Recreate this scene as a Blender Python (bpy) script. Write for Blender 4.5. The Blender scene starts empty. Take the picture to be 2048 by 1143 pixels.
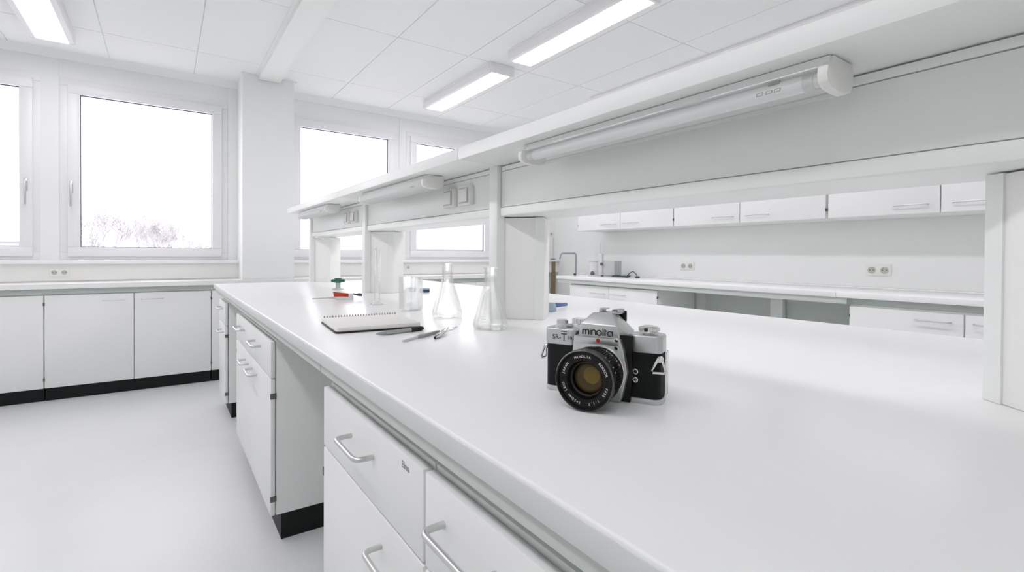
import bpy, bmesh, math, random
from mathutils import Vector, Matrix
# All lengths below are in units of the eye height above the bench top; S turns them into metres.
S = 0.22
EYE = 4.66            # eye height above the floor, z = 0 is eye level, z = -1 the bench top
FL = -EYE
R = math.radians
col = bpy.context.scene.collection
scn = bpy.context.scene


# ------------------------------------------------------------------ mesh builder
class B:
    def __init__(s, org=(0, 0, 0)):
        s.bm = bmesh.new()
        s.o = Vector(org)
        s.nsmooth = 35

    def _bev(s, verts, bev, seg):
        if bev:
            es = set()
            for v in verts:
                es.update(v.link_edges)
            bmesh.ops.bevel(s.bm, geom=list(es), offset=bev, segments=seg, profile=0.5, affect='EDGES')

    def box(s, x0, x1, y0, y1, z0, z1, bev=0, seg=2):
        x0, x1 = min(x0, x1), max(x0, x1); y0, y1 = min(y0, y1), max(y0, y1); z0, z1 = min(z0, z1), max(z0, z1)
        vs = [s.bm.verts.new(Vector(p) - s.o) for p in
              ((x0, y0, z0), (x1, y0, z0), (x1, y1, z0), (x0, y1, z0), (x0, y0, z1), (x1, y0, z1), (x1, y1, z1), (x0, y1, z1))]
        for f in ((3, 2, 1, 0), (4, 5, 6, 7), (0, 1, 5, 4), (1, 2, 6, 5), (2, 3, 7, 6), (3, 0, 4, 7)):
            s.bm.faces.new([vs[i] for i in f])
        s._bev(vs, bev, seg)
        return s

    def prism(s, poly, axis, a0, a1, bev=0, seg=2):
        """poly: 2D points; axis: extrude direction."""
        def P(p, a):
            if axis == 'z': return (p[0], p[1], a)
            if axis == 'y': return (p[0], a, p[1])
            return (a, p[0], p[1])
        lo = [s.bm.verts.new(Vector(P(p, a0)) - s.o) for p in poly]
        hi = [s.bm.verts.new(Vector(P(p, a1)) - s.o) for p in poly]
        n = len(poly)
        fs = [s.bm.faces.new(lo[::-1]), s.bm.faces.new(hi)]
        for i in range(n):
            fs.append(s.bm.faces.new([lo[i], lo[(i + 1) % n], hi[(i + 1) % n], hi[i]]))
        bmesh.ops.recalc_face_normals(s.bm, faces=fs)
        s._bev(lo + hi, bev, seg)
        return s

    def ring(s, cu, r0, r1, seg=24, cap=True):
        pass

    def tube(s, path, r, seg=12, cap=True, radii=None):
        path = [Vector(p) - s.o for p in path]
        n = len(path)
        rings = []
        up = None
        for i, p in enumerate(path):
            t = (path[min(i + 1, n - 1)] - path[max(i - 1, 0)])
            if t.length < 1e-9: t = Vector((0, 0, 1))
            t.normalize()
            if up is None:
                up = Vector((0, 0, 1)) if abs(t.z) < .9 else Vector((1, 0, 0))
            side = t.cross(up)
            if side.length < 1e-6: side = t.orthogonal()
            side.normalize(); up = side.cross(t).normalized()
            rr = radii[i] if radii else r
            rings.append([s.bm.verts.new(p + (side * math.cos(a) + up * math.sin(a)) * rr)
                          for a in (2 * math.pi * k / seg for k in range(seg))])
        fs = []
        for i in range(n - 1):
            for k in range(seg):
                fs.append(s.bm.faces.new([rings[i][k], rings[i + 1][k], rings[i + 1][(k + 1) % seg], rings[i][(k + 1) % seg]]))
        if cap:
            fs.append(s.bm.faces.new(rings[0])); fs.append(s.bm.faces.new(rings[-1][::-1]))
        bmesh.ops.recalc_face_normals(s.bm, faces=fs)
        return s

    def lathe(s, prof, c=(0, 0, 0), axis='z', seg=40, closed=False, scale=1):
        """prof: (r, h) points; r = 0 closes the end; closed joins the last point to the first."""
        c = Vector(c) - s.o
        def P(r, h, a):
            x, y = r * math.cos(a), r * math.sin(a)
            if axis == 'z': return c + Vector((x, y, h))
            if axis == 'y': return c + Vector((x, h, y))
            return c + Vector((h, x, y))
        rows = []
        for r, h in prof:
            if r <= 1e-7: rows.append([s.bm.verts.new(P(0, h, 0))])
            else: rows.append([s.bm.verts.new(P(r, h, 2 * math.pi * k / seg)) for k in range(seg)])
        fs = []
        pairs = list(zip(rows, rows[1:]))
        if closed: pairs.append((rows[-1], rows[0]))
        for a, b in pairs:
            for k in range(seg):
                q = [a[k % len(a)], a[(k + 1) % len(a)], b[(k + 1) % len(b)], b[k % len(b)]]
                u = []
                for v in q:
                    if v not in u: u.append(v)
                if len(u) > 2: fs.append(s.bm.faces.new(u))
        bmesh.ops.recalc_face_normals(s.bm, faces=fs)
        return s

    def hull(s, pts, bev=0, seg=2):
        vs = [s.bm.verts.new(Vector(p) - s.o) for p in pts]
        r = bmesh.ops.convex_hull(s.bm, input=vs)
        bmesh.ops.dissolve_limit(s.bm, angle_limit=R(1), verts=vs, edges=list({e for v in vs if v.is_valid for e in v.link_edges}))
        s._bev([v for v in vs if v.is_valid], bev, seg)
        return s

    def mesh(s, me, mat):
        """add another mesh's geometry, transformed by a 4x4 matrix (in these units)."""
        n0 = len(s.bm.verts)
        s.bm.from_mesh(me)
        s.bm.verts.ensure_lookup_table()
        for v in s.bm.verts[n0:]:
            v.co = (mat @ v.co) - s.o
        return s

    def build(s, name, m, parent=None, loc=None, smooth=True):
        me = bpy.data.meshes.new(name)
        for v in s.bm.verts: v.co *= S
        s.bm.to_mesh(me); s.bm.free()
        if smooth:
            for p in me.polygons: p.use_smooth = True
            me.set_sharp_from_angle(angle=R(s.nsmooth))
        me.materials.append(m)
        o = bpy.data.objects.new(name, me)
        col.objects.link(o)
        if parent: o.parent = parent
        if loc is not None: o.location = W(*loc)
        return o


def W(x, y, z): return Vector((x * S, y * S, (z + EYE) * S))


def tag(o, label, cat, group=None):
    o['label'] = label; o['category'] = cat
    if group: o['group'] = group
    return o


def thing(name, label, cat, loc, rotz=0, group=None):
    o = bpy.data.objects.new(name, None)
    o.empty_display_size = .05
    col.objects.link(o)
    o.location = W(*loc); o.rotation_euler = (0, 0, rotz)
    return tag(o, label, cat, group)


def struct(o):
    o['kind'] = 'structure'
    return o


def children(o): return [c for c in bpy.data.objects if c.parent == o]


def copy_tree(o, parent=None):
    c = o.copy(); col.objects.link(c)
    if parent: c.parent = parent
    for ch in children(o): copy_tree(ch, c)
    return c


def text_mesh(t, size=1.0, extrude=.01, align='CENTER'):
    cu = bpy.data.curves.new('t', 'FONT'); cu.body = t; cu.size = size; cu.extrude = extrude
    cu.align_x = align; cu.align_y = 'CENTER'; cu.resolution_u = 3
    ob = bpy.data.objects.new('t', cu); col.objects.link(ob)
    dg = bpy.context.evaluated_depsgraph_get()
    me = bpy.data.meshes.new_from_object(ob.evaluated_get(dg))
    bpy.data.objects.remove(ob); bpy.data.curves.remove(cu)
    return me


# ------------------------------------------------------------------ materials
def mat(name, c, rough=.5, metal=0, spec=.5, bump=0, bscale=400, vary=0, vscale=6, coat=0, trans=0, ior=1.45):
    m = bpy.data.materials.new(name); m.use_nodes = True
    nt = m.node_tree; p = nt.nodes['Principled BSDF']
    p.inputs['Base Color'].default_value = (*c, 1); p.inputs['Roughness'].default_value = rough
    p.inputs['Metallic'].default_value = metal; p.inputs['Specular IOR Level'].default_value = spec
    p.inputs['Coat Weight'].default_value = coat; p.inputs['Transmission Weight'].default_value = trans
    p.inputs['IOR'].default_value = ior
    if bump or vary:
        tc = nt.nodes.new('ShaderNodeTexCoord')
    if bump:
        n = nt.nodes.new('ShaderNodeTexNoise'); n.inputs['Scale'].default_value = bscale; n.inputs['Detail'].default_value = 3
        b = nt.nodes.new('ShaderNodeBump'); b.inputs['Strength'].default_value = bump; b.inputs['Distance'].default_value = .001
        nt.links.new(tc.outputs['Object'], n.inputs['Vector'])
        nt.links.new(n.outputs['Fac'], b.inputs['Height']); nt.links.new(b.outputs['Normal'], p.inputs['Normal'])
    if vary:
        n2 = nt.nodes.new('ShaderNodeTexNoise'); n2.inputs['Scale'].default_value = vscale; n2.inputs['Detail'].default_value = 6
        mx = nt.nodes.new('ShaderNodeMix'); mx.data_type = 'RGBA'
        mx.inputs[6].default_value = (*[max(0, x * (1 - vary)) for x in c], 1); mx.inputs[7].default_value = (*[min(1, x * (1 + vary)) for x in c], 1)
        nt.links.new(tc.outputs['Object'], n2.inputs['Vector'])
        nt.links.new(n2.outputs['Fac'], mx.inputs[0]); nt.links.new(mx.outputs[2], p.inputs['Base Color'])
    return m


def emis(name, c, st):
    m = bpy.data.materials.new(name); m.use_nodes = True
    nt = m.node_tree; nt.nodes.clear()
    e = nt.nodes.new('ShaderNodeEmission'); e.inputs[0].default_value = (*c, 1); e.inputs[1].default_value = st
    o = nt.nodes.new('ShaderNodeOutputMaterial'); nt.links.new(e.outputs[0], o.inputs[0])
    return m


def pane_mat(name, tint=(1, 1, 1), gloss=.06, milky=0):
    m = bpy.data.materials.new(name); m.use_nodes = True
    nt = m.node_tree; nt.nodes.clear()
    t = nt.nodes.new('ShaderNodeBsdfTransparent'); t.inputs[0].default_value = (*tint, 1)
    g = nt.nodes.new('ShaderNodeBsdfGlossy'); g.inputs['Roughness'].default_value = .02
    mx = nt.nodes.new('ShaderNodeMixShader'); mx.inputs[0].default_value = gloss
    o = nt.nodes.new('ShaderNodeOutputMaterial')
    nt.links.new(t.outputs[0], mx.inputs[1]); nt.links.new(g.outputs[0], mx.inputs[2]); nt.links.new(mx.outputs[0], o.inputs[0])
    if milky:       # slightly frosted plastic
        d = nt.nodes.new('ShaderNodeBsdfTranslucent'); d2 = nt.nodes.new('ShaderNodeBsdfDiffuse'); a = nt.nodes.new('ShaderNodeMixShader'); m2 = nt.nodes.new('ShaderNodeMixShader')
        d.inputs[0].default_value = d2.inputs[0].default_value = (.9, .91, .9, 1); m2.inputs[0].default_value = milky
        nt.links.new(d.outputs[0], a.inputs[1]); nt.links.new(d2.outputs[0], a.inputs[2])
        nt.links.new(mx.outputs[0], m2.inputs[1]); nt.links.new(a.outputs[0], m2.inputs[2]); nt.links.new(m2.outputs[0], o.inputs[0])
    return m


M = {}
M['wall'] = mat('wall_paint', (.835, .85, .835), .75, bump=.05, bscale=300)
M['ceil'] = mat('ceiling_tile', (.825, .84, .835), .9, bump=.25, bscale=500, vary=.012, vscale=60)
M['groove'] = mat('ceiling_grid', (.70, .71, .71), .9)
M['floor'] = mat('vinyl_floor', (.70, .715, .715), .34, bump=.03, bscale=30, vary=.03, vscale=5)
M['lam'] = mat('white_laminate', (.835, .845, .835), .42, bump=.03, bscale=500)
M['side'] = mat('cabinet_side', (.82, .84, .82), .5, bump=.03, bscale=500)
M['top'] = mat('worktop_laminate', (.85, .86, .855), .25, bump=.02, bscale=250, vary=.01, vscale=3)
M['edge'] = mat('worktop_edge', (.66, .68, .67), .45)
M['rail'] = mat('apron_grey', (.55, .59, .56), .45)
M['shelf'] = mat('shelf_laminate', (.825, .845, .825), .38, bump=.02, bscale=400)
M['colm'] = mat('column_cladding', (.865, .87, .845), .5, bump=.02, bscale=400)
M['black'] = mat('black_plinth', (.006, .008, .008), .5, spec=.3, bump=.08, bscale=200)
M['pvc'] = mat('window_pvc', (.82, .825, .83), .35)
M['gask'] = mat('rubber_gasket', (.08, .085, .1), .6)
M['steel'] = mat('brushed_steel', (.64, .65, .64), .38, 1, bump=.03, bscale=700)
M['hinge'] = mat('dark_hinge', (.16, .155, .14), .45, .6)
M['plast'] = mat('white_plastic', (.80, .80, .77), .4)
M['plast_d'] = mat('socket_recess', (.50, .51, .46), .5)
M['lens'] = emis('lamp_diffuser', (1, .95, 1.0), 15.0)
M['lens_dim'] = emis('dim_lamp_diffuser', (1, .95, 1.0), 7.0)  # weaker glow for the lamps added over the right counter
M['lamp'] = mat('lamp_housing', (.82, .82, .82), .4)
M['clear'] = pane_mat('clear_tube_cover', (.985, .99, .985), .06, .16)
M['milky'] = pane_mat('milky_tube_cover', (.985, .99, .985), .06, .7)
M['tube'] = mat('unlit_tube', (.84, .84, .85), .3)
M['glassw'] = pane_mat('window_glass', (.99, .99, 1), .05)
def glass_mat():
    m = bpy.data.materials.new('lab_glass'); m.use_nodes = True
    nt = m.node_tree; nt.nodes.clear(); N = nt.nodes.new
    t = N('ShaderNodeBsdfTransparent'); t.inputs[0].default_value = (.99, .995, .99, 1)
    gl = N('ShaderNodeBsdfGlass'); gl.inputs['IOR'].default_value = 1.45; gl.inputs['Roughness'].default_value = 0
    gs = N('ShaderNodeBsdfGlossy'); gs.inputs['Roughness'].default_value = .03
    lw = N('ShaderNodeLayerWeight'); lw.inputs['Blend'].default_value = .5
    pw = N('ShaderNodeMath'); pw.operation = 'POWER'; pw.inputs[1].default_value = 5
    ml = N('ShaderNodeMath'); ml.operation = 'MULTIPLY_ADD'; ml.inputs[1].default_value = .45; ml.inputs[2].default_value = .03
    nt.links.new(lw.outputs['Facing'], pw.inputs[0]); nt.links.new(pw.outputs[0], ml.inputs[0])
    m1, m2 = N('ShaderNodeMixShader'), N('ShaderNodeMixShader'); o = N('ShaderNodeOutputMaterial')
    m1.inputs[0].default_value = .24
    nt.links.new(t.outputs[0], m1.inputs[1]); nt.links.new(gl.outputs[0], m1.inputs[2])
    nt.links.new(ml.outputs[0], m2.inputs[0]); nt.links.new(m1.outputs[0], m2.inputs[1]); nt.links.new(gs.outputs[0], m2.inputs[2])
    nt.links.new(m2.outputs[0], o.inputs[0])
    return m


M['glass'] = glass_mat()
M['enam'] = mat('white_enamel', (.8, .8, .8), .5)
M['snow'] = mat('frosted_wood', (.46, .45, .46), .9)  # pale tone paints the haze into the trees' colour
M['snowroof'] = mat('snowy_roof', (.55, .55, .56), .9)
M['hazewall'] = mat('hazy_facade', (.40, .41, .43), .9)


# ------------------------------------------------------------------ camera
def set_camera():
    cam = bpy.data.cameras.new('camera'); o = bpy.data.objects.new('camera', cam); col.objects.link(o)
    f, cx, cy, yaw, p, r = 991.2, 1024.0, 518.1, .61212, .0092958, .0060304
    fwd = Vector((math.sin(yaw) * math.cos(p), math.cos(yaw) * math.cos(p), -math.sin(p)))
    right = Vector((math.cos(yaw), -math.sin(yaw), 0)); up = right.cross(fwd)
    r2 = math.cos(r) * right + math.sin(r) * up; u2 = r2.cross(fwd)
    o.matrix_world = Matrix(((r2.x, u2.x, -fwd.x, 0), (r2.y, u2.y, -fwd.y, 0), (r2.z, u2.z, -fwd.z, EYE * S), (0, 0, 0, 1)))
    cam.sensor_fit = 'HORIZONTAL'; cam.sensor_width = 36; cam.lens = f / 2048 * 36
    cam.shift_x = 0; cam.shift_y = -(571.5 - cy) / 2048
    cam.clip_start = .02; cam.clip_end = 500
    scn.camera = o


set_camera()

# ------------------------------------------------------------------ room shell
XL, XR, YN, YF, ZC = -10.0, 18.9, -9.0, 22.6, 6.75
b = B(); b.box(XL - .6, XR + .6, YN - .6, YF + .6, FL - .3, FL); struct(b.build('floor', M['floor'], loc=(0, 0, 0))).location = (0, 0, EYE * S)
# (all room meshes are written in eye-level coordinates, their origin sits at eye height)


def room(bd, name, m):
    o = bd.build(name, m); o.location = (0, 0, EYE * S)
    return struct(o)


tx = [-10.0, -9.2, -6.65, -4.1, -1.55, .92, 3.3, 5.97, 8.5, 11.02, 13.55, 16.1, 18.65, 18.9]
ty = [-9.0, -5.15, -.15, 4.85, 9.85, 14.76, 19.78, 22.6]
b = B()
b.box(XL - .6, XR + .6, YN - .6, YF + .6, ZC + .03, ZC + .3)
g = .012
for i in range(len(tx) - 1):
    for j in range(len(ty) - 1):
        b.box(tx[i] + g, tx[i + 1] - g, ty[j] + g, ty[j + 1] - g, ZC, ZC + .035)
room(b, 'ceiling', M['ceil'])

WIN = [(-8.1, -3.55), (-2.69, 1.86), (4.45, 9.0), (9.78, 14.33)]
ZS0, ZS1 = -.155, 5.73
b = B()
edges = []
for a, c in WIN: edges.append((a - .2, c + .2))
x = XL
for a, c in edges:
    b.box(x, a, YF, YF + .6, FL, ZC); b.box(a, c, YF, YF + .6, FL, -.3); b.box(a, c, YF, YF + .6, 5.93, ZC); x = c
b.box(x, XR, YF, YF + .6, FL, ZC)
for x0, x1 in ((-3.37, -2.91), (9.22, 9.56)):       # flat cover strips on the piers between windows
    b.box(x0, x1, YF - .03, YF, -.28, 6.55)
b.box(2.07, 2.4, YF - .03, YF, -.28, 6.55); b.box(14.55, 16.2, YF - .03, YF, -.28, 6.55)
room(b, 'wall_back', M['wall'])
b = B(); b.box(XR, XR + .6, YN - .6, YF + .6, FL, ZC); room(b, 'wall_right', M['wall'])
b = B(); b.box(XL - .6, XL, YN - .6, YF + .6, FL, ZC); room(b, 'wall_left', M['wall'])
b = B(); b.box(XL, XR, YN - .6, YN, FL, ZC); room(b, 'wall_front', M['wall'])
# cornice, sill and cable duct under the windows, column and ceiling beam
for i, (x0, x1) in enumerate(((XL, 2.4), (4.2, XR))):
    b = B(); b.prism([(22.3, 6.75), (22.6, 6.75), (22.6, 6.52), (22.53, 6.52)], 'x', x0, x1); room(b, 'trim_%d' % (1 + i), M['wall'])
    b = B(); b.box(x0, x1, 22.02, 22.6, -.4, -.28, .015); room(b, 'trim_%d' % (3 + i), M['pvc'])
    b = B(); b.box(x0, x1, 22.16, 22.6, -1.0, -.4); b.box(x0, x1, 22.14, 22.17, -.96, -.935); room(b, 'trim_%d' % (5 + i), M['plast'])
b = B(); b.box(2.4, 4.2, 21.0, YF, FL, ZC, 0); b.box(2.36, 4.3, 20.96, 21.0, ZC - .05, ZC); room(b, 'pillar', M['wall'])
b = B(); b.box(2.94, 3.68, YN, 20.96, ZC - .17, ZC); b.box(2.84, 2.94, YN, 20.96, ZC - .04, ZC); room(b, 'beam', M['wall'])

for i, (a, c) in enumerate(WIN):
    root = thing('window_%d' % (i + 1), 'x', 'window', (0, 0, 0)); root.location = (0, 0, EYE * S)
    del root['category']; del root['label']; struct(root)
    def ringbox(x0, x1, z0, z1, w, y0, y1, bev=.012):
        b = B()
        b.box(x0, x1, y0, y1, z0, z0 + w, bev); b.box(x0, x1, y0, y1, z1 - w, z1, bev)
        b.box(x0, x0 + w, y0, y1, z0 + w, z1 - w, bev); b.box(x1 - w, x1, y0, y1, z0 + w, z1 - w, bev)
        return b
    ringbox(a - .2, c + .2, -.28, 5.93, .26, 22.58, 22.9).build('frame', M['pvc'], root)
    sash = ringbox(a, c, ZS0, ZS1, .325, 22.5, 22.74, .02).build('sash', M['pvc'], root)
    ringbox(a + .31, c - .31, ZS0 + .31, ZS1 - .31, .035, 22.62, 22.7, 0).build('gasket', M['gask'], root)
    b = B(); b.box(a + .3, c - .3, 22.655, 22.675, ZS0 + .3, ZS1 - .3); b.build('glass_pane', M['glassw'], root)
    hx = c - .165 if i in (0, 2) else a + .1
    b = B(); b.box(hx - .05, hx + .05, 22.47, 22.51, 2.0, 2.42, .015)
    b.tube([(hx, 22.5, 2.3), (hx, 22.36, 2.3)], .035)
    b.box(hx - .032, hx + .032, 22.33, 22.38, 1.55, 2.34, .015)
    b.build('handle', M['steel'], root)

# ------------------------------------------------------------------ ceiling lamps


def ceiling_lamp(xc, y0, y1, label):
    t = thing('ceiling_light', label, 'ceiling light', (xc, (y0 + y1) / 2, ZC), 0, 'fluorescent ceiling lights')
    L = (y1 - y0) / 2
    b = B(); w = .52
    b.box(-w, w, -L, L, -.06, 0, .01); b.box(-w, -.37, -L, L, -.35, -.06, .02); b.box(.37, w, -L, L, -.35, -.06, .02)
    b.build('housing', M['lamp'], t)
    for sgn in (-1, 1):
        b = B(); b.box(-w, w, sgn * L, sgn * (L + .09), -.36, 0, .03); b.build('end_cap', M['lamp'], t)
    b = B(); b.box(-.37, .37, -L, L, -.345, -.30); b.build('diffuser', M['lens_dim' if xc > 12 else 'lens'], t)
    return t


ceiling_lamp(9.83, 14.75, 20.05, 'lit white strip light on the ceiling in the middle, shorter and farther away')
ceiling_lamp(9.83, 8.3, 13.5, 'long lit white strip light above the shelf, cut off by the top edge')
ceiling_lamp(-2.77, 15.1, 20.4, 'lit strip light above the windows in the upper left corner')
for xx, ys, lb in ((9.83, (1.9, -4.5), 'strip light continuing the middle ceiling row toward the viewer'), (-2.77, (8.7, 2.3, -4.1), 'strip light continuing the left ceiling row toward the viewer'),  # unseen lamps added along the visible rows for room light
                   (16.4, (14.75, 8.3, 1.9), 'strip light in the ceiling row over the right counter, hidden by the shelf')):  # this row is added to brighten the right wall
    for y0 in ys:
        ceiling_lamp(xx, y0, y0 + 5.3, lb)
b = B((15.2, 5, 6.75)); b.box(14.93, 15.45, -4, 15.5, 6.66, 6.75, .01); b.box(14.9, 14.95, 15.42, 15.5, 6.64, 6.7)
tag(b.build('ceiling_rail', M['lamp'], loc=(15.2, 5, 6.75)), 'long flat white rail on the ceiling above the big shelf', 'rail')


# ------------------------------------------------------------------ cabinets
def tub(path, rad, n=4):
    """round the corners of a polyline."""
    path = [Vector(p) for p in path]
    out = [path[0]]
    for i in range(1, len(path) - 1):
        p, a, c = path[i], path[i - 1], path[i + 1]
        d0, d1 = (a - p).normalized(), (c - p).normalized()
        s0, s1 = p + d0 * rad, p + d1 * rad
        for k in range(n + 1):
            t = k / n
            out.append(s0 * (1 - t) ** 2 + p * 2 * t * (1 - t) + s1 * t * t)
    out.append(path[-1])
    return out


def cabinet(name, label, cat, face, u0, u1, front, ztop, zbot, depth, fronts, group, plinth=True, zfl=FL, hr=.022, ho=.15):
    """face 'x': the fronts look towards -x and u runs along y; face 'y': they look towards -y and u runs along x.
    fronts: (kind, ua, ub, z0, z1, (handle u0, u1, z), hinge side or None)"""
    def m(u, v, z): return (front + v, u, z) if face == 'x' else (u, front + v, z)
    uc = (u0 + u1) / 2
    org = m(uc, depth / 2, zfl if plinth else zbot)
    t = thing(name, label, cat, org, 0, group)
    def bx(b, ua, ub, v0, v1, z0, z1, bev=0):
        p, q = m(ua, v0, z0), m(ub, v1, z1)
        return b.box(p[0], q[0], p[1], q[1], p[2], q[2], bev)
    b = B(org); bx(b, u0, u1, .086, depth, zbot, ztop + .025, .006); b.build('carcass', M['side'], t)
    if plinth:
        b = B(org); bx(b, u0 + .01, u1 - .01, .16, depth - .1, zfl, zbot); b.build('plinth', M['black'], t)
    for kind, ua, ub, z0, z1, h, hs in fronts:
        b = B(org); bx(b, ua, ub, 0, .07, z0, z1, .014)
        f = b.build(kind, M['lam'], t)
        if h:
            b = B(org)
            b.tube(tub([m(h[0], .0, h[2]), m(h[0], -ho, h[2]), m(h[1], -ho, h[2]), m(h[1], .0, h[2])], .07), hr)
            b.build('handle', M['steel'], f)
        if hs is not None:
            for zz in (z0 + .27, z1 - .27):
                b = B(org); bx(b, hs - .012, hs + .012, -.006, .085, zz - .045, zz + .045, .004); b.build('hinge', M['hinge'], f)
    return t


FB = -4.24
G = 'base cabinets under the lab bench'
cabinet('base_cabinet', 'nearest white bench cabinet with a drawer carrying small printed lettering', 'cabinet', 'x', 3.0, 5.5, 1.4, -1.42, FB, 2.6,
        [('drawer', 3.0, 5.49, -2.045, -1.42, (3.95, 4.53, -1.66), None), ('door', 3.0, 5.49, FB, -2.065, (3.18, 3.76, -2.30), 5.495)], G)
cabinet('base_cabinet', 'white bench cabinet at the bottom edge with its drawer handle cut off', 'cabinet', 'x', .45, 2.975, 1.4, -1.42, FB, 2.6,
        [('drawer', .45, 2.97, -2.045, -1.42, (2.12, 2.70, -1.65), None), ('door', .45, 2.97, FB, -2.065, (2.12, 2.7, -2.3), None)], G)
cabinet('base_cabinet', 'wide bench cabinet with four handles between the two open knee spaces', 'cabinet', 'x', 8.72, 13.3, 1.4, -1.42, FB, 2.6,
        [('drawer', 8.72, 13.3, -2.015, -1.42, (9.69, 10.37, -1.64), None),
         ('door', 8.72, 11.0, FB, -2.035, (10.15, 10.75, -2.24), 8.72), ('door', 11.01, 13.3, FB, -2.035, (11.25, 11.74, -2.24), 13.3)], G)
# the wide drawer front carries a second pull
wide = [c for c in bpy.data.objects if c.name.startswith('drawer') and c.parent and c.parent.name == 'base_cabinet.002'][0]
b = B((2.7, 11.01, FL)); b.tube(tub([(1.4, 11.85, -1.635), (1.25, 11.85, -1.635), (1.25, 12.55, -1.635), (1.4, 12.55, -1.635)], .07), .022)
b.build('handle', M['steel'], wide)
cabinet('base_cabinet', 'white bench cabinet at the far end of the lab bench near the window wall', 'cabinet', 'x', 15.98, 17.7, 1.4, -1.42, FB, 2.6,
        [('drawer', 15.98, 17.7, -2.045, -1.42, (16.45, 17.05, -1.6), None), ('door', 15.98, 17.7, FB, -2.065, (16.3, 16.95, -2.26), 15.98)], G)
dr = [c for c in bpy.data.objects if c.name.startswith('drawer') and c.parent and c.parent.name == 'base_cabinet'][0]
b = B((2.7, 4.25, FL))
tm = text_mesh('Elma', .07, .002)
b.mesh(tm, Matrix.Translation((1.399, 3.29, -1.505)) @ Matrix(((0, 0, -1, 0), (-1, 0, 0, 0), (0, 1, 0, 0), (0, 0, 0, 1))))
b.build('lettering', mat('grey_print', (.33, .33, .33), .6), dr)

# window wall cabinets
GW = 'cabinets under the window wall counter'
wl = ['white wall cabinet at the left edge of the picture, only one door showing',
      'white two door wall cabinet under the large window, handles side by side',
      'white wall cabinet in the corner behind the end of the lab bench',
      'white wall cabinet under the windows seen through the middle bay of the bench shelf',
      'white wall cabinet under the windows seen low between the bench columns at right']
for k in range(5):
    u0 = -7.49 + 4.445 * k
    u1 = u0 + 4.44; um = (u0 + u1) / 2
    cabinet('base_cabinet', wl[k], 'cabinet', 'y', u0, u1, 20.86, -1.36, FB, 1.5 if k != 2 else .13,
            [('door', u0 + .01, um - .008, FB, -1.36, (um - .82, um - .22, -1.565), u0 + .01), ('door', um + .008, u1 - .01, FB, -1.36, (um + .2, um + .8, -1.565), u1 - .01)],
            GW, hr=.012, ho=.12) if k != 2 else \
        cabinet('base_cabinet', wl[k], 'cabinet', 'y', u0, 2.38, 20.86, -1.36, FB, 1.5,
                [('door', u0 + .01, 2.37, FB, -1.36, None, u0 + .01)], GW)
# right wall base cabinets
GR = 'cabinets under the right hand wall counter'
XC = 16.2
cabinet('base_cabinet', 'white two door cabinet below the sink counter on the right wall', 'cabinet', 'x', 12.93, 18.14, XC, -1.40, FB, 2.5,
        [('door', 12.93, 15.57, FB, -1.42, (14.6, 15.4, -1.725), 12.93), ('door', 15.59, 18.14, FB, -1.42, (15.8, 16.66, -1.725), None)], GR, hr=.018)
cabinet('base_cabinet', 'white cabinet on the right wall between dark knee space and nearest column', 'cabinet', 'x', 1.0, 6.1, XC, -1.40, FB, 2.5,
        [('door', 3.6, 6.1, FB, -1.42, (3.84, 4.54, -1.64), 6.1), ('door', 1.0, 3.57, FB, -1.42, (2.7, 3.4, -1.64), None)], GR, hr=.018)
# wall hung cabinets
GH = 'wall cabinets hung on the right wall'
XH = 17.2
hl = ['farthest wall hung white cabinet, above the tap and small devices',
      'middle wall hung white cabinet, above the farther double socket',
      'nearest wall hung white cabinet, partly hidden by the right column']
hu = [(18.69, 15.84, 12.93), (12.91, 10.05, 7.16), (7.12, 4.33, 1.4)]
hh = [((16.1, 17.0), (14.77, 15.64)), ((10.3, 11.12), (9.0, 9.79)), ((4.59, 5.37), (3.3, 4.06))]
for k in range(3):
    c, m_, a = hu[k]
    cabinet('wall_cabinet', hl[k], 'cabinet', 'x', a, c, XH, 4.0, 1.21, 1.69,
            [('door', m_ + .012, c - .01, 1.215, 4.0, (*hh[k][0], 1.46), c - .01), ('door', a + .02, m_ - .012, 1.215, 4.0, (*hh[k][1], 1.46), a + .02)], GH, plinth=False, hr=.02)

# ------------------------------------------------------------------ worktops
org = (4.76, 8, -1)
t = thing('bench_worktop', 'long white island worktop carrying the camera and glassware', 'worktop', org)
b = B(org); b.box(1.32, 8.2, -4, 18.6, -1.14, -1.0, .014, 3); b.build('top_board', M['top'], t)
b = B(org); b.box(1.314, 1.33, -4, 18.6, -1.14, -1.022, .003); b.build('edge_band', M['edge'], t)
for y0, y1 in ((-4, 5.39), (5.41, 18.55)):
    b = B(org); b.box(1.345, 1.5, y0, y1, -1.24, -1.14); b.build('apron', M['rail'], t)
b = B(org); b.box(4.55, 4.95, -4, 18.4, FL, -1.14); b.build('centre_support', M['side'], t)
b = B(org); b.box(1.75, 1.8, -4, 18.4, -1.39, -1.14); b.build('rail', M['rail'], t)

org = (-3.8, 21.6, -1)
t = thing('wall_counter', 'white counter running along the window wall below the sill', 'worktop', org)
b = B(org); b.prism([(XL, 20.74), (14.8, 20.74), (14.8, 22.14), (4.21, 22.14), (4.21, 20.95), (2.39, 20.95), (2.39, 22.14), (XL, 22.14)], 'z', -1.15, -1.0)
b.build('top_board', M['top'], t)
b = B(org); b.box(XL, 14.75, 20.9, 20.95, -1.33, -1.15); b.build('apron', M['rail'], t)

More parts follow.
